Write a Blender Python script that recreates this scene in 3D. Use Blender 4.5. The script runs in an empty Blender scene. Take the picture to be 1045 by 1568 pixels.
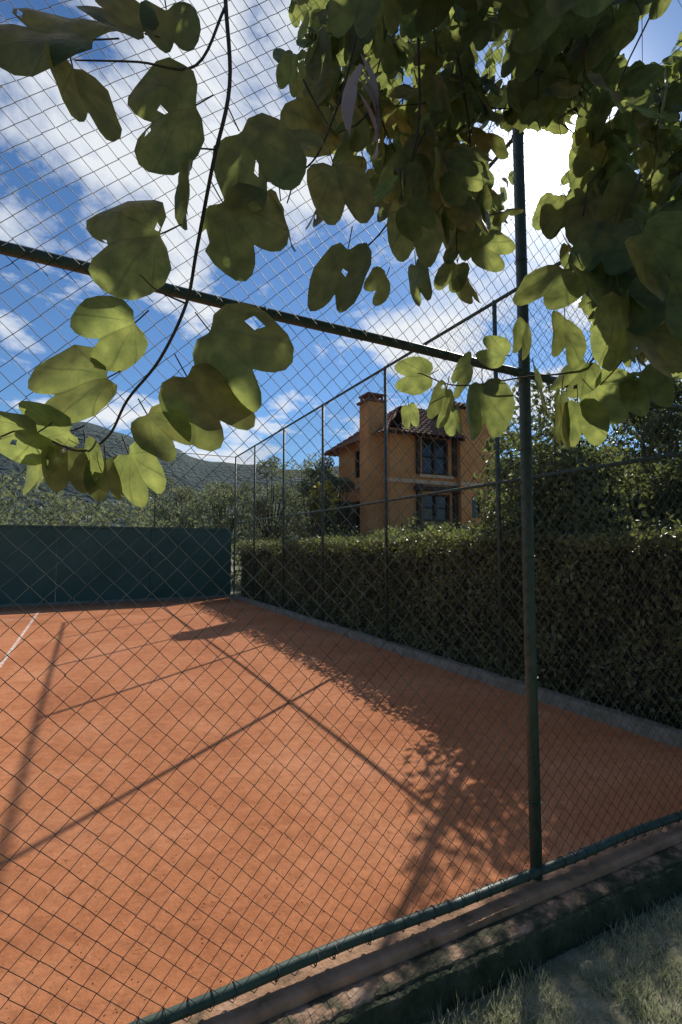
import bpy, math, random
import numpy as np
from mathutils import Vector, Quaternion, noise as mn
random.seed(7); rng=np.random.default_rng(7)
scene=bpy.context.scene
scene.view_settings.view_transform='Standard'
scene.view_settings.look='None'
scene.view_settings.exposure=0

# ---------------------------------------------------------------- helpers
def link(ob,parent=None):
    scene.collection.objects.link(ob)
    if parent: ob.parent=parent
    return ob
def empty(name):
    e=bpy.data.objects.new(name,None); e.empty_display_size=.2
    return link(e)
class MB:
    def __init__(s): s.v=[]; s.f=[]
    def add(s,v,f):
        o=len(s.v); s.v.extend([tuple(p) for p in v]); s.f.extend([tuple(i+o for i in q) for q in f])
    def box(s,x0,x1,y0,y1,z0,z1):
        v=[(x0,y0,z0),(x1,y0,z0),(x1,y1,z0),(x0,y1,z0),(x0,y0,z1),(x1,y0,z1),(x1,y1,z1),(x0,y1,z1)]
        s.add(v,[(3,2,1,0),(4,5,6,7),(0,1,5,4),(1,2,6,5),(2,3,7,6),(3,0,4,7)])
    def tube(s,pts,rad,n=8,cap=True):
        pts=[Vector(p) for p in pts]
        if not hasattr(rad,'__len__'): rad=[rad]*len(pts)
        vs=[];fs=[]
        t0=(pts[1]-pts[0]).normalized()
        ref=Vector((0,0,1)) if abs(t0.z)<.9 else Vector((1,0,0))
        a=t0.cross(ref).normalized()
        for i,p in enumerate(pts):
            t=(pts[min(i+1,len(pts)-1)]-pts[max(i-1,0)])
            if t.length<1e-9: t=t0
            t=t.normalized()
            a=(a-t*a.dot(t)).normalized(); b=t.cross(a)
            for k in range(n):
                an=2*math.pi*k/n
                vs.append(p+(a*math.cos(an)+b*math.sin(an))*rad[i])
        for i in range(len(pts)-1):
            for k in range(n):
                k2=(k+1)%n
                fs.append((i*n+k,i*n+k2,(i+1)*n+k2,(i+1)*n+k))
        if cap:
            fs.append(tuple(range(n-1,-1,-1))); fs.append(tuple((len(pts)-1)*n+k for k in range(n)))
        s.add(vs,fs)
    def obj(s,name,mat,parent=None,smooth=False):
        me=bpy.data.meshes.new(name); me.from_pydata(s.v,[],s.f); me.update()
        if smooth: me.polygons.foreach_set('use_smooth',[True]*len(me.polygons))
        me.materials.append(mat)
        return link(bpy.data.objects.new(name,me),parent)
def np_obj(name,V,F,mat,parent=None,smooth=False):
    me=bpy.data.meshes.new(name); me.from_pydata(V.tolist(),[],F.tolist()); me.update()
    if smooth: me.polygons.foreach_set('use_smooth',[True]*len(me.polygons))
    me.materials.append(mat)
    return link(bpy.data.objects.new(name,me),parent)
def smooth_path(pts,n=6):
    P=[Vector(p) for p in pts]; P=[P[0]*2-P[1]]+P+[P[-1]*2-P[-2]]; out=[]
    for i in range(1,len(P)-2):
        for k in range(n):
            t=k/n; a,b,c,d=P[i-1],P[i],P[i+1],P[i+2]
            out.append(.5*((2*b)+(c-a)*t+(2*a-5*b+4*c-d)*t*t+(3*b-a-3*c+d)*t**3))
    out.append(P[-2]); return out

# ---------------------------------------------------------------- materials
def newmat(name):
    m=bpy.data.materials.new(name); m.use_nodes=True
    nt=m.node_tree; b=nt.nodes['Principled BSDF']
    return m,nt,b
def N(nt,t,**kw):
    n=nt.nodes.new(t)
    for k,v in kw.items(): setattr(n,k,v)
    return n
def ramp(nt,stops):
    r=N(nt,'ShaderNodeValToRGB'); e=r.color_ramp.elements
    e[0].position,e[0].color=stops[0][0],(*stops[0][1],1); e[1].position,e[1].color=stops[-1][0],(*stops[-1][1],1)
    for p,c in stops[1:-1]:
        x=e.new(p); x.color=(*c,1)
    return r
def noisy(name,stops,scale=5,detail=6,rough=.8,bump=0,bscale=None,bdist=.01,metal=0,spec=.3,stretch=None):
    m,nt,b=newmat(name); L=nt.links
    tc=N(nt,'ShaderNodeTexCoord'); src=tc.outputs['Object']
    if stretch:
        mp=N(nt,'ShaderNodeMapping'); mp.inputs['Scale'].default_value=stretch; L.new(src,mp.inputs[0]); src=mp.outputs[0]
    n=N(nt,'ShaderNodeTexNoise'); n.inputs['Scale'].default_value=scale; n.inputs['Detail'].default_value=detail; n.inputs['Roughness'].default_value=.65
    L.new(src,n.inputs['Vector'])
    r=ramp(nt,stops); L.new(n.outputs['Fac'],r.inputs[0]); L.new(r.outputs[0],b.inputs['Base Color'])
    b.inputs['Roughness'].default_value=rough; b.inputs['Metallic'].default_value=metal; b.inputs['Specular IOR Level'].default_value=spec
    if bump:
        n2=N(nt,'ShaderNodeTexNoise'); n2.inputs['Scale'].default_value=bscale or scale*4; n2.inputs['Detail'].default_value=5
        L.new(src,n2.inputs['Vector'])
        bp=N(nt,'ShaderNodeBump'); bp.inputs['Strength'].default_value=bump; bp.inputs['Distance'].default_value=bdist
        L.new(n2.outputs['Fac'],bp.inputs['Height']); L.new(bp.outputs[0],b.inputs['Normal'])
    return m
def leafmat(name,dark,light,trans,tf=.35,rough=.5,veins=False,clump=1.2):
    m,nt,b=newmat(name); L=nt.links
    geo=N(nt,'ShaderNodeNewGeometry'); tc=N(nt,'ShaderNodeTexCoord')
    n=N(nt,'ShaderNodeTexNoise'); n.inputs['Scale'].default_value=clump; n.inputs['Detail'].default_value=3; L.new(tc.outputs['Object'],n.inputs['Vector'])
    mx=N(nt,'ShaderNodeMath',operation='MULTIPLY_ADD'); L.new(geo.outputs['Random Per Island'],mx.inputs[0]); mx.inputs[1].default_value=.6
    sb=N(nt,'ShaderNodeMath',operation='MULTIPLY_ADD'); L.new(n.outputs['Fac'],sb.inputs[0]); sb.inputs[1].default_value=1.4; sb.inputs[2].default_value=-.5
    L.new(sb.outputs[0],mx.inputs[2])
    r=ramp(nt,[(0.05,dark),(.95,light)]); L.new(mx.outputs[0],r.inputs[0])
    col=r.outputs[0]
    tr=N(nt,'ShaderNodeBsdfTranslucent')
    tmix=N(nt,'ShaderNodeMixRGB',blend_type='MIX'); tmix.inputs[1].default_value=(*[c*.55 for c in trans],1); tmix.inputs[2].default_value=(*trans,1); L.new(mx.outputs[0],tmix.inputs[0])
    tcol=tmix.outputs[0]
    if veins:
        uv=N(nt,'ShaderNodeUVMap'); uv.uv_map='UVMap'
        sp=N(nt,'ShaderNodeSeparateXYZ'); L.new(uv.outputs[0],sp.inputs[0])
        ya=N(nt,'ShaderNodeMath',operation='ADD'); L.new(sp.outputs[1],ya.inputs[0]); ya.inputs[1].default_value=.02
        at=N(nt,'ShaderNodeMath',operation='ARCTAN2'); L.new(sp.outputs[0],at.inputs[0]); L.new(ya.outputs[0],at.inputs[1])
        k=N(nt,'ShaderNodeMath',operation='MULTIPLY'); L.new(at.outputs[0],k.inputs[0]); k.inputs[1].default_value=12.0
        c=N(nt,'ShaderNodeMath',operation='COSINE'); L.new(k.outputs[0],c.inputs[0])
        vr=N(nt,'ShaderNodeMapRange'); vr.inputs[1].default_value=.90; vr.inputs[2].default_value=1; L.new(c.outputs[0],vr.inputs[0])
        n2=N(nt,'ShaderNodeTexVoronoi',feature='DISTANCE_TO_EDGE'); n2.inputs['Scale'].default_value=14; L.new(uv.outputs[0],n2.inputs['Vector'])
        v2=N(nt,'ShaderNodeMapRange'); v2.inputs[1].default_value=.07; v2.inputs[2].default_value=0; v2.inputs[4].default_value=.45; L.new(n2.outputs['Distance'],v2.inputs[0])
        vm=N(nt,'ShaderNodeMath',operation='MAXIMUM'); L.new(vr.outputs[0],vm.inputs[0]); L.new(v2.outputs[0],vm.inputs[1])
        vs=N(nt,'ShaderNodeMath',operation='MULTIPLY'); L.new(vm.outputs[0],vs.inputs[0]); vs.inputs[1].default_value=.65
        m1=N(nt,'ShaderNodeMixRGB'); L.new(vs.outputs[0],m1.inputs[0]); L.new(col,m1.inputs[1]); m1.inputs[2].default_value=(light[0]*1.7,light[1]*1.5,light[2]*1.7,1)
        n3=N(nt,'ShaderNodeTexNoise'); n3.inputs['Scale'].default_value=45; n3.inputs['Detail'].default_value=4; L.new(tc.outputs['Object'],n3.inputs['Vector'])
        r3=ramp(nt,[(.35,(.65,.65,.65)),(.7,(1.2,1.1,1))]); L.new(n3.outputs['Fac'],r3.inputs[0])
        m3=N(nt,'ShaderNodeMixRGB',blend_type='MULTIPLY'); m3.inputs[0].default_value=1; L.new(m1.outputs[0],m3.inputs[1]); L.new(r3.outputs[0],m3.inputs[2])
        col=m3.outputs[0]
        m2=N(nt,'ShaderNodeMixRGB'); L.new(vs.outputs[0],m2.inputs[0]); L.new(tcol,m2.inputs[1]); m2.inputs[2].default_value=(*[c*.35 for c in trans],1)
        m4=N(nt,'ShaderNodeMixRGB',blend_type='MULTIPLY'); m4.inputs[0].default_value=1; L.new(m2.outputs[0],m4.inputs[1]); L.new(r3.outputs[0],m4.inputs[2])
        tcol=m4.outputs[0]
        bp=N(nt,'ShaderNodeBump'); bp.inputs['Strength'].default_value=.4; bp.inputs['Distance'].default_value=.003; L.new(vm.outputs[0],bp.inputs['Height']); L.new(bp.outputs[0],b.inputs['Normal'])
    L.new(col,b.inputs['Base Color']); b.inputs['Roughness'].default_value=rough; b.inputs['Specular IOR Level'].default_value=.35
    L.new(tcol,tr.inputs['Color'])
    ms=N(nt,'ShaderNodeMixShader'); ms.inputs[0].default_value=tf
    L.new(b.outputs[0],ms.inputs[1]); L.new(tr.outputs[0],ms.inputs[2])
    L.new(ms.outputs[0],nt.nodes['Material Output'].inputs['Surface'])
    return m

M_baul=leafmat('orchid_tree_leaf',(.045,.072,.028),(.115,.155,.065),(.54,.66,.19),tf=.46,rough=.4,veins=True,clump=3)
M_hedge=leafmat('hedge_leaf',(.05,.06,.025),(.32,.32,.14),(.34,.38,.1),tf=.36,rough=.42,clump=1.6)
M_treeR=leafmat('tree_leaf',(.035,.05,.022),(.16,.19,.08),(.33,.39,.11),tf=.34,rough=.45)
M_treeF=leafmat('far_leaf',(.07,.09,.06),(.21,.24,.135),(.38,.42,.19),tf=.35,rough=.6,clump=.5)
M_yellow=leafmat('yellow_flower',(.25,.2,.02),(.6,.45,.03),(.5,.4,.03),tf=.3)
M_bark=noisy('bark',[(.3,(.045,.035,.025)),(.7,(.13,.105,.08))],scale=18,bump=.6,bscale=40,rough=.9)
M_twig=noisy('twig',[(.3,(.05,.035,.025)),(.7,(.1,.075,.05))],scale=30,rough=.7)
M_wire=noisy('fence_wire',[(.35,(.03,.04,.038)),(.7,(.09,.10,.09))],scale=9,detail=3,rough=.58,spec=.35)
M_pipe=noisy('green_painted_pipe',[(.35,(.03,.062,.045)),(.62,(.055,.09,.066)),(.8,(.12,.10,.07))],scale=14,rough=.5,spec=.5,bump=.15,bscale=60,bdist=.002)
M_greenwall=noisy('green_wall_paint',[(.3,(.04,.098,.074)),(.7,(.068,.14,.108))],scale=1.3,rough=.75,bump=.2,bscale=30)
M_white=noisy('court_line',[(.38,(.47,.20,.11)),(.5,(.62,.45,.36)),(.66,(.78,.72,.66))],scale=14,detail=8,rough=.9)
M_concrete=noisy('weathered_concrete',[(.25,(.12,.11,.08)),(.5,(.24,.21,.16)),(.75,(.34,.30,.26))],scale=7,rough=.95,bump=.6,bscale=60,bdist=.006)

def clay():
    m,nt,b=newmat('clay'); L=nt.links
    tc=N(nt,'ShaderNodeTexCoord'); o=tc.outputs['Object']
    def nz(s,d,r=.6,dist=0):
        q=N(nt,'ShaderNodeTexNoise'); q.inputs['Scale'].default_value=s; q.inputs['Detail'].default_value=d; q.inputs['Roughness'].default_value=r; q.inputs['Distortion'].default_value=dist; L.new(o,q.inputs['Vector']); return q
    a=nz(.9,8,.65,.4)
    r=ramp(nt,[(.3,(.39,.142,.062)),(.5,(.475,.184,.082)),(.7,(.55,.24,.122))]); L.new(a.outputs['Fac'],r.inputs[0])
    f=nz(70,3,.75); rf=ramp(nt,[(.30,(.58,.56,.54)),(.42,(1,1,1)),(.62,(1,1,1)),(.75,(1.2,1.25,1.3))]); L.new(f.outputs['Fac'],rf.inputs[0])
    h=nz(11,6,.7,.6); rh=ramp(nt,[(.33,(.82,.81,.80)),(.5,(1,1,1)),(.68,(1.12,1.15,1.18))]); L.new(h.outputs['Fac'],rh.inputs[0])
    mx=N(nt,'ShaderNodeMixRGB',blend_type='MULTIPLY'); mx.inputs[0].default_value=1; L.new(r.outputs[0],mx.inputs[1]); L.new(rf.outputs[0],mx.inputs[2])
    mx2=N(nt,'ShaderNodeMixRGB',blend_type='MULTIPLY'); mx2.inputs[0].default_value=1; L.new(mx.outputs[0],mx2.inputs[1]); L.new(rh.outputs[0],mx2.inputs[2])
    L.new(mx2.outputs[0],b.inputs['Base Color'])
    g=nz(6,9,.66,.3)
    bp=N(nt,'ShaderNodeBump'); bp.inputs['Strength'].default_value=.6; bp.inputs['Distance'].default_value=.03; L.new(g.outputs['Fac'],bp.inputs['Height']); L.new(bp.outputs[0],b.inputs['Normal'])
    b.inputs['Roughness'].default_value=.95; b.inputs['Specular IOR Level'].default_value=.1
    return m
M_clay=clay()
M_ground=noisy('ground',[(.3,(.09,.11,.05)),(.5,(.2,.19,.12)),(.7,(.36,.33,.24))],scale=6,rough=1,bump=.6,bscale=40)
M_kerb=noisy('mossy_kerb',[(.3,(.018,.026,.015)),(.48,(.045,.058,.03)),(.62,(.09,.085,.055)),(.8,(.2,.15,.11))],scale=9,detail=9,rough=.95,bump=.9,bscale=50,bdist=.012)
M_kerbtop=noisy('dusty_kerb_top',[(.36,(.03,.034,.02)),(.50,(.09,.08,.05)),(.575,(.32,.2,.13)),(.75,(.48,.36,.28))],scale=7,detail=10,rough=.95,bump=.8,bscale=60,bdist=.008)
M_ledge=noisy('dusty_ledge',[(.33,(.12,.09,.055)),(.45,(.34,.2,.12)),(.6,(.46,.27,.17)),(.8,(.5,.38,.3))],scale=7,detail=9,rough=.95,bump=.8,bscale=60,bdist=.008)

# ---------------------------------------------------------------- camera and light
H=1.6; TH=math.radians(4.0); YAW=math.atan(.5)
cam=bpy.data.cameras.new('camera'); cam.sensor_fit='VERTICAL'; cam.sensor_height=36; cam.lens=18; cam.clip_end=6000; cam.clip_start=.02
co=link(bpy.data.objects.new('camera',cam)); co.location=(0,0,H); co.rotation_euler=(math.radians(90)+TH,0,-YAW); scene.camera=co
R=Vector((math.cos(YAW),-math.sin(YAW),0)); F=Vector((math.sin(YAW),math.cos(YAW),0)); Z=Vector((0,0,1))
SUN=Vector((.7924,.664,.7684)).normalized()
el=math.asin(SUN.z); az=math.atan2(SUN.x,SUN.y)
sl=bpy.data.lights.new('sun','SUN'); sl.energy=5.0; sl.angle=math.radians(.5); sl.color=(1,.935,.83)
so=link(bpy.data.objects.new('sun',sl)); so.rotation_euler=SUN.to_track_quat('Z','Y').to_euler(); so.location=(20,17,20)

w=bpy.data.worlds.new('World'); scene.world=w; w.use_nodes=True; nt=w.node_tree; L=nt.links
bg=nt.nodes['Background']
sky=N(nt,'ShaderNodeTexSky'); sky.sky_type='NISHITA'; sky.sun_disc=False; sky.sun_elevation=el; sky.sun_rotation=az
sky.air_density=1.0; sky.dust_density=.15; sky.ozone_density=2.8
sm=N(nt,'ShaderNodeMixRGB',blend_type='MULTIPLY'); sm.inputs[0].default_value=1; L.new(sky.outputs[0],sm.inputs[1]); sm.inputs[2].default_value=(.066,.089,.110,1)
tc=N(nt,'ShaderNodeTexCoord'); sp=N(nt,'ShaderNodeSeparateXYZ'); L.new(tc.outputs['Generated'],sp.inputs[0])
za=N(nt,'ShaderNodeMath',operation='MAXIMUM'); L.new(sp.outputs[2],za.inputs[0]); za.inputs[1].default_value=0
zb=N(nt,'ShaderNodeMath',operation='ADD'); L.new(za.outputs[0],zb.inputs[0]); zb.inputs[1].default_value=.22
dx=N(nt,'ShaderNodeMath',operation='DIVIDE'); L.new(sp.outputs[0],dx.inputs[0]); L.new(zb.outputs[0],dx.inputs[1])
dy=N(nt,'ShaderNodeMath',operation='DIVIDE'); L.new(sp.outputs[1],dy.inputs[0]); L.new(zb.outputs[0],dy.inputs[1])
cb=N(nt,'ShaderNodeCombineXYZ'); L.new(dx.outputs[0],cb.inputs[0]); L.new(dy.outputs[0],cb.inputs[1]); cb.inputs[2].default_value=3.7
cn=N(nt,'ShaderNodeTexNoise'); cn.inputs['Scale'].default_value=2.5; cn.inputs['Detail'].default_value=8; cn.inputs['Roughness'].default_value=.58; cn.inputs['Distortion'].default_value=.25; L.new(cb.outputs[0],cn.inputs['Vector'])
bk=N(nt,'ShaderNodeMapRange'); L.new(sp.outputs[1],bk.inputs[0]); bk.inputs[1].default_value=-.1; bk.inputs[2].default_value=.25; bk.inputs[3].default_value=-.2; bk.inputs[4].default_value=0  # cloud thinned in the unseen sky behind the camera, to cut fill light
ca=N(nt,'ShaderNodeMath',operation='ADD'); L.new(cn.outputs['Fac'],ca.inputs[0]); L.new(bk.outputs[0],ca.inputs[1])
cr=ramp(nt,[(.485,(0,0,0)),(.535,(.55,.55,.55)),(.61,(1,1,1))]); L.new(ca.outputs[0],cr.inputs[0])
cm=N(nt,'ShaderNodeMixRGB'); L.new(cr.outputs[0],cm.inputs[0]); L.new(sm.outputs[0],cm.inputs[1]); cm.inputs[2].default_value=(.83,.87,.92,1)
dt=N(nt,'ShaderNodeVectorMath',operation='DOT_PRODUCT'); L.new(tc.outputs['Generated'],dt.inputs[0]); dt.inputs[1].default_value=SUN
mxm=N(nt,'ShaderNodeMath',operation='MAXIMUM'); L.new(dt.outputs['Value'],mxm.inputs[0]); mxm.inputs[1].default_value=0
tot=None
for p,s in ((3000,60),(300,3.0),(40,.10)):
    q=N(nt,'ShaderNodeMath',operation='POWER'); L.new(mxm.outputs[0],q.inputs[0]); q.inputs[1].default_value=p
    q2=N(nt,'ShaderNodeMath',operation='MULTIPLY'); L.new(q.outputs[0],q2.inputs[0]); q2.inputs[1].default_value=s
    if tot is None: tot=q2
    else:
        q3=N(nt,'ShaderNodeMath',operation='ADD'); L.new(tot.outputs[0],q3.inputs[0]); L.new(q2.outputs[0],q3.inputs[1]); tot=q3
gl=N(nt,'ShaderNodeMixRGB',blend_type='ADD'); gl.inputs[0].default_value=1; L.new(cm.outputs[0],gl.inputs[1]); L.new(tot.outputs[0],gl.inputs[2])
L.new(gl.outputs[0],bg.inputs[0]); bg.inputs[1].default_value=1.0

# ---------------------------------------------------------------- ground, court
FT=4.6
mb=MB()
mb.add([(-1500,-1500,-.15),(1500,-1500,-.15),(1500,1500,-.15),(-1500,1500,-.15)],[(0,1,2,3)])
mb.obj('ground',M_ground)
court=empty('clay_tennis_court')
mb=MB(); mb.box(-30,4.30,1.91,16.58,-.3,0); mb.obj('clay_surface',M_clay,court)
mb=MB()
def line(x0,x1,y0,y1): mb.add([(x0,y0,.004),(x1,y0,.004),(x1,y1,.004),(x0,y1,.004)],[(0,1,2,3)])
line(-1.0,-.95,4.0,15.05); line(-24.8,-1.0,15.0,15.05); line(-24.8,-1.0,13.6,13.65); line(-24.8,-1.0,4.0,4.05); line(-24.8,-1.0,5.4,5.45)
mb.obj('painted_lines',M_white,court)
n=1500; cx=rng.uniform(-2.5,4.2,n); cy=1.95+rng.exponential(1.2,n); ok=cy<9; cx=cx[ok];cy=cy[ok]; n=len(cx)
s=rng.uniform(.002,.006,n)
T=np.array([(1,0,0),(-.5,.87,0),(-.5,-.87,0),(0,0,.9)])
V=(np.stack([cx,cy,np.zeros(n)],1)[:,None,:]+T[None]*s[:,None,None]).reshape(-1,3)
Fq=(np.arange(n)[:,None,None]*4+np.array([(0,1,3),(1,2,3),(2,0,3)])[None]).reshape(-1,3)
np_obj('loose_clay_grit',V,Fq,M_clay,court)

kerb=empty('concrete_kerb')
def strip(prof,x0,x1,n,mat,name,amp,freq=9):
    V=[];Fc=[]; m_=len(prof)
    for i in range(n+1):
        x=x0+(x1-x0)*i/n
        for j,(y,z,k) in enumerate(prof):
            q=mn.noise_vector(Vector((x*2.2,y*9,z*9)))*amp*.7+mn.noise_vector(Vector((x*freq,y*freq*2,z*freq*2)))*amp*.6+mn.noise_vector(Vector((x*45,y*55,z*55)))*amp*.5
            V.append((x,y+q.y*k,z+q.z*k))
    for i in range(n):
        for j in range(m_-1):
            a=i*m_+j; Fc.append((a,a+1,a+m_+1,a+m_))
    mm=MB(); mm.add(V,Fc); return mm.obj(name,mat,kerb)
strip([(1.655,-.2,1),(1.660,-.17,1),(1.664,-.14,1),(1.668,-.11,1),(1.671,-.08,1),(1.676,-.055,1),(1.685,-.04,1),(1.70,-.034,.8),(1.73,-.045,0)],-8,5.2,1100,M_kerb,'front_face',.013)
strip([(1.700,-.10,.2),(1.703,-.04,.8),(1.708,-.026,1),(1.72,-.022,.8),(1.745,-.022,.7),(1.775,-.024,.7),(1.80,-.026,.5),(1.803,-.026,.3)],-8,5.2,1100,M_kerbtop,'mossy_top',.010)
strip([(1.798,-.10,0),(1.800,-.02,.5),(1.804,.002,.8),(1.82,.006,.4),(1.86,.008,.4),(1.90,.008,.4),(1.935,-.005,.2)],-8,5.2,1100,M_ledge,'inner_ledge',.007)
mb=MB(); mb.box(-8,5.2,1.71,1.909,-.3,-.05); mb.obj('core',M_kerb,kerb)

mb=MB(); mb.box(4.302,4.43,1.94,16.6,-.3,.11); 
mb.obj('concrete_gutter_kerb',M_concrete)

# ---------------------------------------------------------------- fences
def chainlink(name,p0,p1,z0,z1,cell,rw,parent,nrm,seed=0,bulge=.02):
    p0=Vector(p0);p1=Vector(p1); Lf=(p1-p0).length; U=(p1-p0)/Lf; nrm=Vector(nrm)
    nw=int(Lf/(cell/2)); nk=int((z1-z0)/(cell/2))
    V=np.zeros((nw,nk+1,3,3))
    r=np.random.default_rng(seed)
    ui=(np.arange(nw)+.5)*cell/2
    ks=np.arange(nk+1)
    sgn=((ks[None,:]+np.arange(nw)[:,None])%2)*2-1
    u=ui[:,None]+sgn*cell*.25+np.sin(ks[None,:]*.11+ui[:,None]*.9)*cell*.2+r.normal(0,cell*.014,(nw,nk+1))
    z=z0+ks[None,:]*cell/2+np.sin(ui[:,None]*1.7+ks[None,:]*.05)*cell*.2+r.normal(0,cell*.014,(nw,nk+1))
    off=bulge*np.sin(u*1.3+seed)*np.sin((z-z0)/(z1-z0)*math.pi*2)+sgn*rw*.8
    base=np.array(p0)[None,None,:]+u[...,None]*np.array(U)+off[...,None]*np.array(nrm)
    base[...,2]=z
    for k in range(3):
        a=2*math.pi*k/3
        V[:,:,k,:]=base+(math.cos(a)*np.array(U)*1.35+math.sin(a)*np.array(nrm))*rw
    idx=np.arange(nw*(nk+1)*3).reshape(nw,nk+1,3); fs=[]
    for k in range(3):
        k2=(k+1)%3
        fs.append(np.stack([idx[:,:-1,k],idx[:,:-1,k2],idx[:,1:,k2],idx[:,1:,k]],-1).reshape(-1,4))
    return np_obj(name,V.reshape(-1,3),np.concatenate(fs),M_wire,parent,True)
def rings(mb,c,axis,r,wr,n=10):
    axis=Vector(axis).normalized(); ref=Vector((0,0,1)) if abs(axis.z)<.9 else Vector((1,0,0))
    a=axis.cross(ref).normalized(); b=axis.cross(a)
    pts=[Vector(c)+(a*math.cos(2*math.pi*k/n)+b*math.sin(2*math.pi*k/n))*r+axis*(.012*k/n) for k in range(n+1)]
    mb.tube(pts,wr,4,False)

nf=empty('chain_link_fence')
chainlink('mesh',(-3.0,1.86,0),(4.36,1.86,0),.03,FT,.078,.0015,nf,(0,1,0),1)
mb=MB()
for x in (-3.0,-.5,2.01,4.45):
    mb.tube([(x,1.9,-.12),(x-.004,1.9,1.2),(x+.004,1.9,2.5),(x,1.9,FT+.02)],.029,14)
    for z in (.35,.95,1.55,2.1,2.45,3.1,3.8): 
        rings(mb,(x,1.9,z),(0,0,1),.032,.003)
rail=[(-3,1.9,2.57),(-.5,1.9,2.565),(.4,1.9,2.535),(1.2,1.9,2.52),(2.0,1.9,2.5),(3.3,1.9,2.485),(4.45,1.9,2.48)]
mb.tube(smooth_path(rail,5),.021,12)
mb.tube([(-3,1.9,FT),(4.45,1.9,FT)],.021,12)
brail=[(-3+i*.25,1.875+.004*math.sin(i*1.7),.055+.006*math.sin(i*.9)) for i in range(31)]
mb.tube(brail,.021,12)
mb.obj('posts_and_rails',M_pipe,nf,True)
mb=MB()
x=-3
while x<4.4:
    rings(mb,(x,1.873,.055),(1,0,0),.0235,.0026,12); x+=.078*random.choice((1,1,1,2))
x=-3
while x<4.4:
    rings(mb,(x,1.9,float(np.interp(x,[q[0] for q in rail],[q[2] for q in rail]))),(1,0,0),.024,.002); x+=.45
mb.obj('tie_wires',M_wire,nf,True)

rf=empty('chain_link_fence')
chainlink('mesh',(4.36,16.55,0),(4.36,1.9,0),.12,FT,.078,.0015,rf,(1,0,0),2)
mb=MB()
for y in (16.6,14.45,12.0,9.65,7.15,4.6):
    mb.tube([(4.4,y,0.1),(4.4,y,FT+.02)],.027,10)
mb.tube([(4.4,1.9,FT),(4.4,16.6,FT)],.023,10)
mb.tube([(4.4,1.9,2.38),(4.4,9,2.36),(4.4,16.6,2.4)],.02,10)
mb.obj('posts_and_rails',M_pipe,rf,True)
ff=empty('chain_link_fence')
chainlink('mesh',(-14,16.56,0),(4.34,16.56,0),2.15,FT,.078,.0013,ff,(0,1,0),3)
mb=MB()
for x in (-13,-10.5,-8,-5.5,-3,1.9):
    mb.tube([(x,16.6,2.24),(x,16.6,FT)],.018,8)
mb.tube([(-14,16.6,FT),(4.4,16.6,FT)],.014,8)
mb.obj('posts_and_rails',M_pipe,ff,True)
gw=empty('green_practice_wall')
mb=MB(); xx=4.3
while xx>-16:
    mb.box(xx-2.49,xx,16.62,16.8,-.1,2.17); xx-=2.5
mb.obj('panels',M_greenwall,gw)
mb=MB(); mb.box(-16,4.3,16.60,16.82,2.172,2.23); mb.obj('coping',M_greenwall,gw)
mb=MB(); mb.box(-16,4.3,16.582,16.618,-.1,.07); mb.obj('footing',M_concrete,gw)

# ---------------------------------------------------------------- leaf clouds
def cloud_arrays(P,size,up=.3,asp=.5,nr=None):
    n=len(P); r=nr or rng
    d=r.normal(size=(n,3)); d[:,2]-=up; d/=np.linalg.norm(d,axis=1)[:,None]
    q=r.normal(size=(n,3)); q[:,2]+=.6; s=np.cross(d,q); s/=np.linalg.norm(s,axis=1)[:,None]
    nn=np.cross(s,d)
    L_=size*(r.uniform(.65,1.35,n))[:,None]
    V=np.stack([P-d*L_*.5, P+s*L_*asp*.5+nn*L_*.08, P+d*L_*.5, P-s*L_*asp*.5+nn*L_*.08],1).reshape(-1,3)
    Fc=np.arange(4*n).reshape(n,4)
    return V,Fc
def fib_pts(c,rad,n,shell=.55):
    d=rng.normal(size=(n,3)); d/=np.linalg.norm(d,axis=1)[:,None]
    rr=rng.uniform(shell,1.0,n)**.6
    return np.array(c)+d*rr[:,None]*np.array(rad)
def tree(name,base,h,rad,n,size,mat,clumps=22,crown_lo=.3,up=.3,asp=.5,keepout=True):
    e=empty(name); base=Vector(base)
    mb=MB(); hr=Vector(base)+Vector((0,0,h*crown_lo))
    tr=[base,base+Vector((rng.normal()*.08,rng.normal()*.08,h*crown_lo*.6)),hr,base+Vector((rng.normal()*.15,rng.normal()*.15,h*.75))]
    tr=smooth_path(tr,4); r0=.018*h+.03
    mb.tube(tr,[r0*(1-.75*i/(len(tr)-1)) for i in range(len(tr))],8)
    cz=h*(crown_lo+1)/2; hz=h*(1-crown_lo)/2
    pts=[];cl=[]
    for i in range(clumps):
        d=rng.normal(size=3); d/=np.linalg.norm(d); f=rng.uniform(.35,.9)
        cl.append(np.array([base.x+d[0]*rad*f,base.y+d[1]*rad*f,base.z+cz+d[2]*hz*f*.95]))
    for c in cl:
        cr=rad*rng.uniform(.22,.45); k=int(n/clumps*rng.uniform(.7,1.3))
        pts.append(fib_pts(c,(cr,cr,cr*.75),k,.2))
        m=hr.lerp(Vector(c),.5)+Vector((0,0,-.05*h))
        mb.tube(smooth_path([hr,m,Vector(c)],3),[r0*.4,r0*.35,r0*.3,r0*.25,r0*.2,r0*.15,r0*.08],5)
    mb.obj('trunk_and_limbs',M_bark,e,True)
    P=np.concatenate(pts); P=P[P[:,2]>.02]
    if keepout: P=P[(P[:,0]>4.5)|(P[:,1]>17)]
    V,Fc=cloud_arrays(P,size,up,asp); np_obj('crown',V,Fc,mat,e)
    return e
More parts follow.
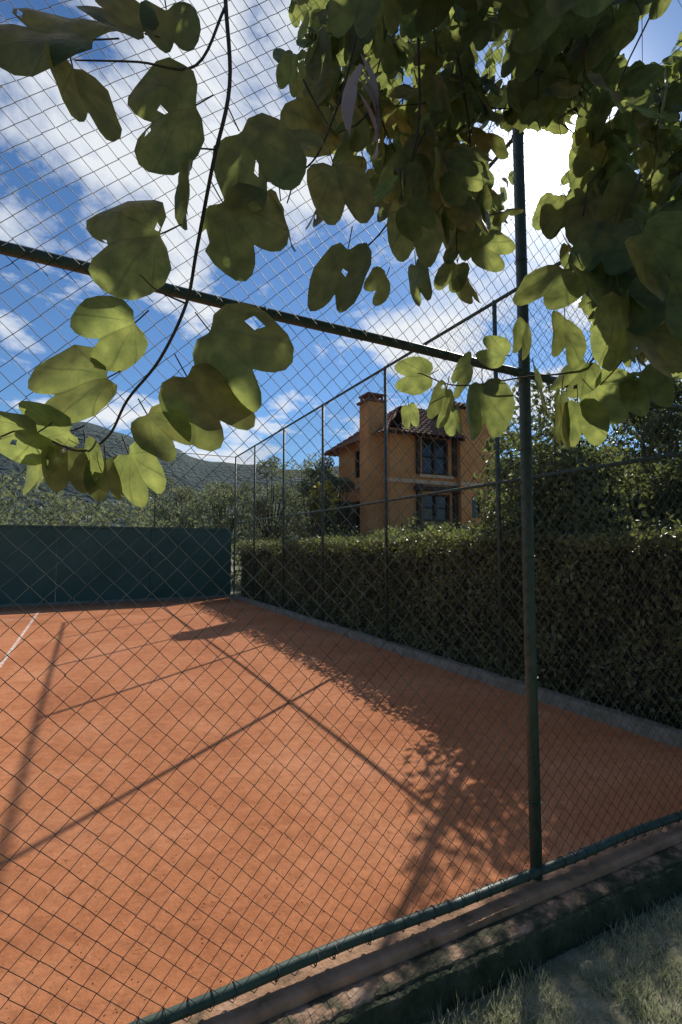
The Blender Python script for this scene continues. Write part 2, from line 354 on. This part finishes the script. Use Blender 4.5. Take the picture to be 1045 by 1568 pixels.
def bush_mass(name,centres,n,size,mat,up=.2,asp=.55):
    pts=[]; tot=sum(r[0]*r[1]+r[0]*r[2]+r[1]*r[2] for c,r in centres)
    for c,r in centres:
        k=int(n*(r[0]*r[1]+r[0]*r[2]+r[1]*r[2])/tot)
        P=fib_pts(c,r,k,.5)
        nz=np.array([mn.noise(Vector(p)*2.2/ max(.6,size*12))+.5*mn.noise(Vector(p)*6/ max(.6,size*12)) for p in P])
        P=np.array(c)+(P-np.array(c))*(1+.3*nz)[:,None]
        pts.append(P)
    P=np.concatenate(pts); P=P[P[:,2]>-.14]
    P=P[(P[:,0]>4.48)|(P[:,1]>17)]
    V,Fc=cloud_arrays(P,size,up,asp); return np_obj(name,V,Fc,mat)

hd=empty('clipped_hedge')
mb=MB(); mb.box(4.68,5.35,1.3,16.7,-.15,1.58); mb.obj('woody_core',noisy('hedge_core',[(.3,(.014,.016,.009)),(.7,(.04,.04,.024))],scale=20,rough=1),hd)
n=50000
y=rng.uniform(1.0,16.8,n); P=np.zeros((n,3)); P[:,1]=y
zz=rng.uniform(-.1,1.74,n)
nz=np.array([mn.noise(Vector((0,a*1.6,b*2.0)))+.8*mn.noise(Vector((3,a*4.5,b*4.5))) for a,b in zip(y,zz)])
P[:,0]=4.55-.10*nz+rng.exponential(.05,n); P[:,2]=zz
k=int(n*.28); P[:k,0]=rng.uniform(4.47,5.5,k); P[:k,2]=1.71+.04*np.sin(y[:k]*1.3)+.03*np.sin(y[:k]*3.1+1)+rng.normal(0,.035,k)
far=rng.uniform(size=n)<np.clip(1.35-y/17,.3,1); P=P[far]
V,Fc=cloud_arrays(P,.072,.2,.55); np_obj('hedge_leaves',V,Fc,M_hedge,hd)
k=4500; y=rng.uniform(1,16.8,k); P=np.stack([rng.uniform(4.48,5.4,k),y,1.71+rng.exponential(.055,k)],1)
V,Fc=cloud_arrays(P,.055,-.8,.4); np_obj('crest_sprigs',V,Fc,M_treeR,hd)

tree('leafy_tree',(5.75,4.9,-.15),4.15,1.1,16000,.085,M_treeR,44,.08)
tree('leafy_tree',(7.2,4.2,-.15),4.3,1.15,16000,.09,M_treeR,32,.08)
tree('leafy_tree',(7.5,7.3,-.15),4.8,.9,12000,.085,M_treeR,28,.1)
tree('leafy_tree',(8.8,5.6,-.15),5.2,1.9,14000,.11,M_treeR,30,.1)
tree('leafy_tree',(7.6,2.2,-.15),4.1,1.3,9000,.1,M_treeR,26,.08)
tree('leafy_tree',(9.8,2.8,-.15),5.2,2.2,9000,.13,M_treeR,26,.1)
bush_mass('garden_shrubs',[((5.2,4.75,3.05),(.5,.6,.8)),((5.35,5.3,2.5),(.5,.5,.8)),((5.0,4.6,1.7),(.45,.9,1.35)),((5.05,3.8,1.2),(.45,.8,1.2)),((5.0,6.0,1.05),(.4,.9,1.1)),((5.1,8.2,1.0),(.35,1.1,1.0)),((5.6,2.8,.9),(.6,1.6,1.1)),((6.0,6.8,1.0),(.6,1.0,1.05)),((6.4,8.5,1.0),(.7,1.2,1.1)),((6.8,10.5,1.1),(.9,1.3,1.1)),((8.2,11.5,1.2),(1,1,1.3)),((7,13,1.1),(.9,1.3,1.1)),((9.8,12.6,1.1),(1,1,1.4)),((12,13,1.1),(1.3,1,1.3)),((7.5,15.5,1.2),(1,1.4,1.2))],29000,.085,M_treeR)
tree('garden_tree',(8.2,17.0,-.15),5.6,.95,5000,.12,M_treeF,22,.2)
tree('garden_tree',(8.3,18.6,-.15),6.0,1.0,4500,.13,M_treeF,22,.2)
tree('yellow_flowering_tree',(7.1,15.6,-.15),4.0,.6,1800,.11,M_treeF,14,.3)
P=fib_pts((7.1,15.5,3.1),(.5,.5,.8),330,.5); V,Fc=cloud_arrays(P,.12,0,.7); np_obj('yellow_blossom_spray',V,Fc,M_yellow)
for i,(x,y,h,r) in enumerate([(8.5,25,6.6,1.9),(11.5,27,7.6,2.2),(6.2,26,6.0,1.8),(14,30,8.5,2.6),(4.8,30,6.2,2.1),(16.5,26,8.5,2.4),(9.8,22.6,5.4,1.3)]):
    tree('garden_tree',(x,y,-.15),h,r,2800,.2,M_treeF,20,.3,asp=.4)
ft=[]
for i in range(34):
    x=-26+i*1.15+rng.uniform(-.5,.5); y=27+rng.uniform(-4,7); hh=rng.uniform(1.7,2.6)*(y/27)
    ft.append(((x,y,hh*.75),(rng.uniform(1.2,2.2),1.5,hh)))
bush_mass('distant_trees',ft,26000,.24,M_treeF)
ft=[]
for i in range(26):
    x=-45+i*3.2+rng.uniform(-1,1); y=52+rng.uniform(-4,6); hh=rng.uniform(3,5.0)
    ft.append(((x,y,hh*.8),(3,3,hh)))
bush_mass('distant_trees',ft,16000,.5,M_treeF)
for (x,y,h,r) in [(-7,-6,7,3.2),(-2,-8,8,3.5),(3.5,-7,7.5,3.2),(8.5,-4.5,7,3),(-10,-1.5,6.5,2.8)]:  # unseen trees behind the camera, added to block skylight and deepen shadows
    tree('sky_blocker_tree',(x,y,-.15),h,r,2600,.36,M_treeR,24,.12,keepout=False)

# hills, distance haze painted into their bluish base colour
mb=MB(); V=[];Fc=[]; na,nr_=160,14
for i in range(na+1):
    a=math.radians(-80+180*i/na)
    ridge=72+30*math.exp(-((math.degrees(a)+2)/11)**2)+14*mn.noise(Vector((i*.09,0,3)))+6*mn.noise(Vector((i*.3,2,3)))
    for j in range(nr_+1):
        t=j/nr_; d=250+220*t
        z=-1+ridge*math.sin(t*math.pi/2)**1.3+5*mn.noise(Vector((i*.35,j*.6,0)))*t
        V.append((math.sin(a)*d,math.cos(a)*d,z))
for i in range(na):
    for j in range(nr_):
        q=i*(nr_+1)+j; Fc.append((q,q+nr_+1,q+nr_+2,q+1))
mb.add(V,Fc)
mb.obj('hills',noisy('hazy_wooded_hill',[(.3,(.03,.055,.062)),(.5,(.055,.088,.085)),(.75,(.09,.118,.098))],scale=.08,detail=12,rough=1,bump=1,bscale=.25,bdist=6),smooth=True)

# ---------------------------------------------------------------- house
house=empty('orange_stucco_house')
M_st=noisy('orange_stucco',[(.25,(.46,.18,.058)),(.45,(.62,.26,.085)),(.7,(.72,.34,.125))],scale=1.6,detail=8,rough=.9,bump=.3,bscale=50)
M_trim=noisy('pale_trim',[(.3,(.6,.38,.22)),(.7,(.7,.47,.3))],scale=5,rough=.8)
M_wood=noisy('dark_timber',[(.3,(.03,.018,.012)),(.7,(.08,.045,.03))],scale=10,rough=.7,stretch=(1,1,8))
M_tile=noisy('roof_tile',[(.25,(.10,.05,.035)),(.5,(.22,.10,.065)),(.8,(.32,.17,.11))],scale=6,detail=8,rough=.9)
m,nt_,b=newmat('window_glass'); b.inputs['Base Color'].default_value=(.02,.025,.03,1); b.inputs['Roughness'].default_value=.08; M_glass=m
def wall_open(mb,axis,c,a0,a1,z0,z1,ops,depth):
    xs=sorted({a0,a1,*[o[0] for o in ops],*[o[1] for o in ops]}); zs=sorted({z0,z1,*[o[2] for o in ops],*[o[3] for o in ops]})
    pt=(lambda a,z,d=0:(a,c+d,z)) if axis=='y' else (lambda a,z,d=0:(c+d,a,z))
    for i in range(len(xs)-1):
        for j in range(len(zs)-1):
            cx=(xs[i]+xs[i+1])/2; cz=(zs[j]+zs[j+1])/2
            if any(o[0]<cx<o[1] and o[2]<cz<o[3] for o in ops): continue
            mb.add([pt(xs[i],zs[j]),pt(xs[i+1],zs[j]),pt(xs[i+1],zs[j+1]),pt(xs[i],zs[j+1])],[(0,1,2,3)])
    for o in ops:
        q=[(o[0],o[2]),(o[1],o[2]),(o[1],o[3]),(o[0],o[3])]
        for k in range(4):
            A=q[k];B=q[(k+1)%4]
            mb.add([pt(*A),pt(*B),pt(*B,depth),pt(*A,depth)],[(0,1,2,3)])
X0,X1,Y0,Y1,EZ,RZ=9.4,12.3,15.0,19.0,5.8,7.25
opsF=[(10.75,11.95,4.25,5.6),(10.75,12.0,2.55,3.55)]
opsS=[(16.6,17.6,4.3,5.4),(16.6,18.6,2.0,3.4)]
mb=MB(); wall_open(mb,'y',Y0,X0,X1,-.15,EZ,opsF,.18); wall_open(mb,'x',X0,Y0,Y1,-.15,EZ,opsS,.18)
mb.add([(X0,Y1,-.15),(X1,Y1,-.15),(X1,Y1,EZ),(X0,Y1,EZ)],[(0,1,2,3)])
BX0,BX1,BY0,BY1,BZ=12.302,14.0,14.75,19.5,6.75
wall_open(mb,'y',BY0,BX0,BX1,-.15,BZ,[(12.8,13.3,2.7,3.5)],.18)
mb.add([(BX1,BY0,-.15),(BX1,BY1,-.15),(BX1,BY1,BZ),(BX1,BY0,BZ)],[(0,1,2,3)]); mb.add([(BX0,BY0,-.15),(BX0,BY1,-.15),(BX0,BY1,BZ),(BX0,BY0,BZ)],[(0,1,2,3)]); mb.add([(BX0,BY1,-.15),(BX1,BY1,-.15),(BX1,BY1,BZ),(BX0,BY1,BZ)],[(0,1,2,3)])
ym=(Y0+Y1)/2
mb.box(8.75,9.395,15.35,16.0,-.15,6.75)
mb.obj('walls',M_st,house)
mb=MB()
mb.box(8.67,9.46,15.27,16.08,6.75,6.83); mb.box(8.72,9.41,15.33,16.02,7.0,7.06)
for cx in (8.77,9.3):
    for cy in (15.37,15.92): mb.box(cx,cx+.07,cy,cy+.07,6.83,7.0)
mb.obj('chimney_cap',M_tile,house)
mb=MB()
mb.box(X0-.06,X1-.01,Y0-.07,Y0-.002,3.88,4.02); mb.box(X0-.07,X0-.002,Y0,Y1,3.88,4.02); mb.box(BX0-.05,BX1+.05,BY0-.07,BY0-.002,3.88,4.02)
mb.box(10.6,12.1,Y0-.09,Y0-.003,4.12,4.22)
mb.box(10.6,12.1,Y0-.06,Y0-.003,2.43,2.52)
mb.obj('string_course',M_trim,house)
mb=MB()
for o in opsF:
    yq=Y0+.06
    mb.box(o[0],o[0]+.07,yq,yq+.06,o[2],o[3]); mb.box(o[1]-.07,o[1],yq,yq+.06,o[2],o[3]); cx=(o[0]+o[1])/2
    mb.box(cx-.035,cx+.035,yq+.003,yq+.063,o[2],o[3]); mb.box(o[0]+.07,o[1]-.07,yq+.005,yq+.055,o[3]-.07,o[3]); mb.box(o[0]+.07,o[1]-.07,yq+.005,yq+.055,o[2],o[2]+.07)
    mb.box(o[0]+.07,o[1]-.07,yq+.008,yq+.05,(o[2]+o[3])/2-.02,(o[2]+o[3])/2+.02)
for o in opsS:
    xq=X0+.06
    for yy in (o[0],(o[0]+o[1])/2-.03,o[1]-.06): mb.box(xq,xq+.06,yy,yy+.06,o[2],o[3])
for xx in (10.48,12.1): mb.box(xx,xx+.16,Y0-.12,Y0-.003,2.0,3.87)
for xx in (10.48,12.1): mb.box(xx,xx+.14,Y0-.1,Y0-.003,4.23,5.7)
mb.box(10.3,12.29,Y0-.3,Y0-.13,3.62,3.78)
for i in range(6):
    xx=9.1+i*.6; mb.add([(xx,Y0-.65,5.55),(xx+.09,Y0-.65,5.55),(xx+.09,Y0,5.73),(xx,Y0,5.73),(xx,Y0-.65,5.43),(xx+.09,Y0-.65,5.43),(xx+.09,Y0,5.6),(xx,Y0,5.6)],[(0,1,2,3),(7,6,5,4),(0,4,5,1),(1,5,6,2),(3,2,6,7),(0,3,7,4)])
mb.obj('timber_frames',M_wood,house)
mb=MB()
for o in opsF: mb.add([(o[0],Y0+.14,o[2]),(o[1],Y0+.14,o[2]),(o[1],Y0+.14,o[3]),(o[0],Y0+.14,o[3])],[(0,1,2,3)])
for o in opsS: mb.add([(X0+.14,o[0],o[2]),(X0+.14,o[1],o[2]),(X0+.14,o[1],o[3]),(X0+.14,o[0],o[3])],[(0,1,2,3)])
mb.add([(12.8,BY0+.14,2.7),(13.3,BY0+.14,2.7),(13.3,BY0+.14,3.5),(12.8,BY0+.14,3.5)],[(0,1,2,3)])
mb.obj('window_panes',M_glass,house)
def tiled4(mb,A,B,C,D,cw=.22,rows=14):
    A,B,C,D=map(Vector,(A,B,C,D)); nc=max(6,int((B-A).length/cw)*6); nrm=(B-A).cross(D-A)
    if nrm.length<1e-6: nrm=(B-A).cross(C-A)
    nrm.normalize(); 
    if nrm.z<0: nrm=-nrm
    V=[];Fc=[]; e=(B-A).normalized()
    for j in range(rows):
        for k in (0,1):
            t=(j+k)/rows; l=A.lerp(D,t); r=B.lerp(C,t)
            for i in range(nc+1):
                p=l.lerp(r,i/nc); s_=(p-A).dot(e)
                V.append(p+nrm*(abs(math.sin(math.pi*s_/cw))*.06+(.035 if k==0 else 0)))
    for j in range(2*rows-1):
        for i in range(nc):
            q=j*(nc+1)+i; Fc.append((q,q+1,q+nc+2,q+nc+1))
    mb.add(V,Fc)
mb=MB()
ex0=8.9; ez=EZ-.32; e1=12.3
tiled4(mb,(ex0+.52,Y0-.7,ez),(e1,Y0-.7,ez),(e1,ym,RZ),(11.2,ym,RZ))
tiled4(mb,(ex0,Y1+.7,ez),(e1,Y1+.7,ez),(e1,ym,RZ),(11.2,ym,RZ))
tiled4(mb,(ex0,Y0-.7,ez),(ex0,Y1+.7,ez),(11.2,ym+.01,RZ),(11.2,ym-.01,RZ))
byx=(BX0+BX1)/2
tiled4(mb,(BX0-.3,BY0-.35,BZ-.05),(BX1+.35,BY0-.35,BZ-.05),(byx+.3,BY0+1.6,BZ+.75),(byx-.3,BY0+1.6,BZ+.75),rows=8)
tiled4(mb,(BX0-.3,BY1+.35,BZ-.05),(BX1+.35,BY1+.35,BZ-.05),(byx+.3,BY0+1.6,BZ+.75),(byx-.3,BY0+1.6,BZ+.75),rows=8)
tiled4(mb,(BX0-.3,BY0-.35,BZ-.05),(BX0-.3,BY1+.35,BZ-.05),(byx-.3,BY0+1.61,BZ+.75),(byx-.3,BY0+1.6,BZ+.75),rows=8)
tiled4(mb,(BX1+.35,BY0-.35,BZ-.05),(BX1+.35,BY1+.35,BZ-.05),(byx+.3,BY0+1.61,BZ+.75),(byx+.3,BY0+1.6,BZ+.75),rows=8)
tiled4(mb,(10.2,Y0-.75,2.2),(12.25,Y0-.75,2.2),(12.25,Y0-.01,2.4),(10.2,Y0-.01,2.4),rows=4)
mb.obj('tiled_roof',M_tile,house)

# ---------------------------------------------------------------- grass
n=170000
gx=rng.uniform(-2.5,5.0,n); gy=rng.uniform(-1.2,1.65,n)
dn=np.array([mn.noise(Vector((a*2.2,b*2.2,0)))+.6*mn.noise(Vector((a*7,b*7,4))) for a,b in zip(gx,gy)])
keep=rng.uniform(size=n)<np.clip(.68+dn*1.2,.1,1); gx=gx[keep];gy=gy[keep]; dn=dn[keep]; n=len(gx)
hgt=rng.uniform(.014,.042,n)*(1+.7*dn); an=rng.uniform(0,2*math.pi,n); wd=rng.uniform(.0018,.0036,n)
edge=np.clip((gy-1.56)/.08,0,1); hgt=hgt*(1+.7*edge*rng.uniform(0,1,n))
lx=rng.normal(0,.02,n); ly=rng.normal(0,.02,n); g0=np.full(n,-.15)+.01*dn
V=np.stack([np.stack([gx-np.cos(an)*wd,gy-np.sin(an)*wd,g0],1),np.stack([gx+np.cos(an)*wd,gy+np.sin(an)*wd,g0],1),np.stack([gx+lx,gy+ly,g0+hgt],1)],1).reshape(-1,3)
M_grass=leafmat('grass_blade',(.10,.16,.06),(.64,.59,.44),(.5,.54,.3),tf=.4,rough=.6,clump=3.5)
np_obj('grass',V,np.arange(3*n).reshape(n,3),M_grass)

# ---------------------------------------------------------------- orchid tree
bt=empty('orchid_tree')
O=[(.03,0),(.16,-.08),(.33,-.06),(.46,.08),(.53,.27),(.54,.47),(.51,.66),(.44,.83),(.33,.94),(.22,.95),(.12,.88),(.05,.77),(.006,.67)]
no=len(O)
def mk(fr):
    TV=[];TF=[];nf_=len(fr)
    for side in (1,-1):
        o_=len(TV)
        for i in range(no):
            my=.67*i/(no-1)
            for f in fr: TV.append((side*O[i][0]*f,my*(1-f)+O[i][1]*f))
        for i in range(no-1):
            for j in range(nf_-1):
                a=o_+i*nf_+j; q=(a,a+1,a+nf_+1,a+nf_); TF.append(q if side==1 else q[::-1])
    return np.array(TV),np.array(TF)
T_HI=mk([0,.2,.4,.6,.8,1.0]); T_LO=mk([0,.55,1.0])
LV=[];LF=[];LU=[]; lo=0
def add_leaf(base,tip,nrm,L_,fold=.35,bend=.25,wid=1.0,T=None,holes=0):
    global lo
    TV,TF=T or T_HI
    tip=Vector(tip).normalized(); nrm=Vector(nrm); x=tip.cross(nrm).normalized(); nrm=x.cross(tip).normalized()
    ph=random.uniform(0,6.28); 
    X=TV[:,0]*wid*(1+.03*np.sin(TV[:,1]*9+ph)); Y=TV[:,1]+.012*np.sin(TV[:,0]*11+ph)
    sk=random.uniform(-.08,.08); X=X+sk*Y*Y
    Zz=fold*np.abs(X)-bend*Y*Y*.6+.03*np.sin(X*12+ph)*np.abs(X)*2+.02*np.sin(Y*10+ph)-random.uniform(0,.6)*X*X*2
    P=np.array(base)[None,:]+(X[:,None]*np.array(x)+Y[:,None]*np.array(tip)+Zz[:,None]*np.array(nrm))*L_
    TFk=TF
    if holes:
        msk=np.ones(len(TF),bool); msk[np.random.RandomState(lo%9999).choice(len(TF),holes,False)]=False; TFk=TF[msk]
    LV.append(P); LF.append(TFk+lo); lo+=len(TV); LU.append(TV)
tw=MB()
# individually placed leaves: x,y,z of the blade centre (mm), length (mm), lean across / lean down, roll, width factor
hero=[(-54,600,2156,119,-.95,-.3,10,1.1),(-16,587,2082,77,.35,.95,68,1),(15,616,2221,73,-.8,-.4,20,1),(75,609,2222,63,.2,.9,20,1),(67,620,2124,91,-.95,.15,10,1.45),(187,608,2094,118,.5,.85,-10,.95),(256,666,2189,72,.8,.4,40,1),(173,621,2006,109,.6,.8,5,.95),(98,613,2023,67,-.1,1,66,1),(29,651,1971,104,-.97,.1,5,1.15),(19,665,1858,75,-.85,.3,25,1.05),(-23,691,1795,96,-.85,.3,15,1.05),
(170,635,1846,116,.7,.65,-10,1.05),(140,656,1780,105,.6,.8,25,1),(86,663,1742,67,.65,.7,30,1),(230,635,2044,67,.15,1,66,1),(-79,702,1730,76,-1,.1,66,1),(-52,714,1692,62,-.2,1,50,1),(-20,698,1692,59,.2,1,45,1),(2,686,1700,55,.3,.9,62,1),(25,698,1685,55,.2,1,50,1),(61,680,1689,70,.5,.85,35,1),(-45,684,1740,61,-1,-.1,60,1),
(344,681,2157,102,.3,.95,5,1),(344,692,2014,112,-.25,1,40,.9),(449,749,2057,57,-.5,.85,55,1),(565,798,2114,76,.1,1,65,1),(507,712,2154,109,.1,1,30,1),(332,742,2167,81,-.5,.8,40,1),(686,845,2179,70,-.4,.9,30,1),(724,828,2151,70,.4,.9,45,1),(766,800,2235,77,.8,.5,20,1),(654,743,2247,89,.2,.9,30,1),(703,831,2242,77,-.3,.9,35,1),
(756,649,2080,119,-.6,.75,35,1),(787,641,1985,97,-.1,1,35,1),(929,720,2221,77,.5,.8,40,1),(772,814,2022,62,-.8,-.3,45,1),(620,894,1966,79,-.95,.15,45,1),(711,848,1969,84,-.6,.75,68,1),(616,791,1878,77,-.3,.95,50,1),(689,756,1866,110,.05,1,50,1),(616,903,1881,51,.1,1,45,1),(676,819,1859,60,.2,1,65,1),(784,705,1904,89,.1,1,55,1),(818,692,1847,110,-.1,1,45,1),(856,674,1840,89,.1,1,60,1),(914,641,1894,96,.85,.55,30,1),(846,672,1929,79,-.6,.8,35,1),
(793,577,2045,115,.4,.9,30,1),(796,526,1961,119,.3,.9,15,1),(839,508,1923,108,.5,.8,30,1),(924,580,1889,85,.2,.95,50,1),(806,565,2125,109,-.3,.9,20,1),(852,496,1999,119,-.2,1,10,1),(790,748,2026,74,-.2,.95,50,1),(885,583,2106,109,-.6,.7,30,1),(790,467,2047,112,.6,.7,20,1)]
for hi,(hx,hy,hz,Lm,dx_,dy_,roll,wd_) in enumerate(hero):
    L_=Lm/1000
    df=random.uniform(-.25,.25); t=(R*dx_-Z*dy_+F*df).normalized()
    base=Vector((hx,hy,hz))/1000-t*L_*.47
    nr_v=(-F+R*random.uniform(-.2,.2)+Z*random.uniform(-.1,.3)).normalized()
    nr_v=Quaternion(t,math.radians(roll)*random.choice((-1,1)))@nr_v
    if random.random()<.35: nr_v=-nr_v
    add_leaf(base,t,nr_v,L_,fold=random.uniform(.08,.3),bend=random.uniform(-.1,.35),wid=wd_,holes=(2 if hi in (5,7,9,12,4) else (1 if hi%4==0 else 0)))
    tw.tube(smooth_path([base-t*L_*.25+Z*.008,base-t*L_*.1+Z*.003,base],3),.0009,5)
sprays=[[(0.149,0.692,2.553),(0.145,0.633,2.326),(0.149,0.619,2.195),(0.131,0.625,2.087),(0.116,0.641,1.979),(0.106,0.651,1.909),(0.077,0.66,1.835),(0.042,0.671,1.782),(0.022,0.684,1.737),(-0.01,0.691,1.717),(-0.065,0.694,1.737),(-0.092,0.708,1.73)],[(0.145,0.633,2.317),(0.104,0.608,2.192),(0.038,0.609,2.168),(-0.026,0.599,2.132)],[(0.106,0.651,1.909),(0.07,0.646,1.916),(0.05,0.644,1.93)],[(0.133,0.622,2.104),(0.108,0.614,2.088),(0.101,0.609,2.057)],[(0.435,0.766,2.638),(0.386,0.751,2.423),(0.329,0.736,2.258),(0.279,0.712,2.179),(0.24,0.649,2.084)],[(0.892,0.621,2.286),(0.873,0.619,2.147),(0.888,0.641,2.057),(0.868,0.659,1.955),(0.778,0.739,1.942),(0.674,0.814,1.932),(0.629,0.889,1.976)],[(0.973,0.53,2.215),(0.88,0.533,2.057),(0.889,0.592,1.961),(0.892,0.65,1.917)],[(0.552,0.767,2.591),(0.546,0.763,2.397),(0.491,0.771,2.215),(0.384,0.724,2.075)],[(0.745,0.882,2.759),(0.747,0.845,2.506),(0.694,0.83,2.312),(0.697,0.836,2.214)]]
for p_,(r0,r1) in zip(sprays,[(.003,.001),(.002,.0008),(.0013,.0007),(.0012,.0007),(.0022,.001),(.0028,.0012),(.0028,.0012),(.003,.001),(.003,.001)]):
    p=smooth_path(p_,6); n_=len(p)
    tw.tube(p,[r0+(r1-r0)*i/(n_-1) for i in range(n_)],7)
tw.tube(smooth_path([(.149,.692,2.553),(.25,.66,2.8),(.6,.55,2.95),(1.2,.5,2.9)],6),[.003+.0003*i for i in range(19)],7)
# crown envelope, as bearings (s) and elevations (t) from where the viewer stands on the lawn
TA=[-.098,-.066,-.028,.048,.125,.202,.278,.342,.393,.444,.52,.667,.992]
TB=[.809,.732,.713,.617,.579,.554,.528,.592,.592,.477,.324,.273,.273]
def inside(s,t,m=0):
    if t>1.077: return s>-.59
    if s<-.098: return False
    if t<float(np.interp(s,TA,TB))+m: return False
    rs=math.hypot(s-.412,t-.70)
    if rs<.062: return False
    if m==0 and rs<.16 and random.random()<.55*(.16-rs)/.1: return False
    for a,b,r in ((.59,.923,.045),(.319,.738,.035),(.473,.525,.036),(.648,.98,.045),(.131,.796,.020),(.048,.694,.020),(.214,.63,.018),(.20,.86,.014),(.28,.93,.014),(.36,.83,.014),(.50,.80,.014)):
        if (s-a)**2+(t-b)**2<r*r: return False
    return True
C0=Vector((0,0,H)); FU=F*math.cos(TH)+Z*math.sin(TH); UU=Z*math.cos(TH)-F*math.sin(TH)
def bearing(p):
    q=p-C0; f=q.dot(FU); return q.dot(R)/f,q.dot(UU)/f
cnt=0; tries=0
def okp(q): return (q.y<1.8) or (q.y>1.98 and q.z>2.9)
while cnt<2550 and tries<20000:
    tries+=1
    if random.random()<.8: s=random.uniform(-.098,.76); t=random.uniform(.31,1.1)
    else: s=random.uniform(-.59,1.03); t=random.uniform(1.0,1.66)
    if s<.30 and random.random()<.35 and t<1: continue
    d=random.uniform(.9,3.3 if (s>.28 or t>1) else 2.1)
    if not inside(s,t): continue
    p=C0+(R*s+FU+UU*t)*d
    if not okp(p) or p.z>5.2: continue
    dr=Vector((random.gauss(-.3,.6),random.gauss(.2,.6),random.gauss(-.6,.4))).normalized()
    pts=[p]
    for k in range(7):
        dr=(dr+Vector((random.gauss(0,.2),random.gauss(0,.2),-.12+random.gauss(0,.1)))).normalized()
        pts.append(pts[-1]+dr*.045)
    ok=[q for q in pts if inside(*bearing(q),.012) and okp(q)]
    if len(ok)<3: continue
    tw.tube(ok,[.0022*(1-.7*i/(len(ok)-1)) for i in range(len(ok))],4)
    for i,q in enumerate(ok):
        sd=1 if i%2 else -1
        lat=dr.cross(Z).normalized()*sd
        tt=(lat*random.uniform(.3,1)+dr*.5+Vector((random.gauss(0,.3),random.gauss(0,.3),random.gauss(-.7,.4)))).normalized()
        nv=Vector((random.gauss(0,.6),random.gauss(-.3,.6),random.gauss(.45,.5)))
        L_=random.uniform(.055,.1)
        if not inside(*bearing(q+tt*L_*.6)): continue
        add_leaf(q+tt*.012,tt,nv,L_,fold=random.uniform(.1,.5),bend=random.uniform(-.1,.5),T=T_LO); cnt+=1
LVa=np.concatenate(LV); LFa=np.concatenate(LF); LUa=np.concatenate(LU)
fo=np_obj('foliage',LVa,LFa,M_baul,bt,True)
uvl=fo.data.uv_layers.new(name='UVMap'); li=np.zeros(len(fo.data.loops),dtype=np.int32); fo.data.loops.foreach_get('vertex_index',li)
uvl.data.foreach_set('uv',LUa[li].astype(np.float32).ravel())
tw.obj('twigs',M_twig,bt,True)
mb=MB()
mb.tube(smooth_path([(3.0,-1.0,-.2),(2.95,-.95,.8),(2.8,-.7,1.8),(2.6,-.4,2.7)],5),[.13-.004*i for i in range(16)],12)
for hb in [Vector((2.2,.2,3.4)),Vector((1.6,.7,3.6)),Vector((1.0,1.0,3.3)),Vector((2.6,.9,3.2)),Vector((1.2,.5,2.9)),Vector((3.0,1.6,5.0))]:
    mb.tube(smooth_path([(2.6,-.4,2.65),Vector((2.6,-.4,2.65)).lerp(hb,.5)+Vector((0,0,.15)),hb],5),[.06-.004*i for i in range(11)],8)
mb.tube(smooth_path([(3.0,1.6,5.0),(3.0,2.2,5.0),(2.6,2.9,4.4),(2.2,3.2,3.9)],5),[.024-.0012*i for i in range(16)],8)
mb.obj('trunk_and_limbs',M_bark,bt,True)
M_petal=leafmat('faded_petal',(.28,.25,.3),(.5,.46,.5),(.6,.55,.6),tf=.5)
mb=MB()
PV=[];PF=[]
for k in range(6):
    c0=Vector((.385+random.uniform(-.008,.008),.70,2.42-.014*k))
    a=random.uniform(0,6.28)
    for j in range(7):
        t=j/6; wq=.013*math.sin(math.pi*min(.97,t*.9+.08))
        c=c0+Vector((math.cos(a),math.sin(a),0))*.03*math.sin(t*2.2)-Z*.11*t
        sdv=Vector((-math.sin(a),math.cos(a),0)); PV+= [c-sdv*wq,c+sdv*wq+Vector((math.cos(a),math.sin(a),0))*.006]
    b0=k*14
    for j in range(6): PF.append((b0+2*j,b0+2*j+1,b0+2*j+3,b0+2*j+2))
mb.add(PV,PF); mb.obj('wilted_flower',M_petal,bt,True)
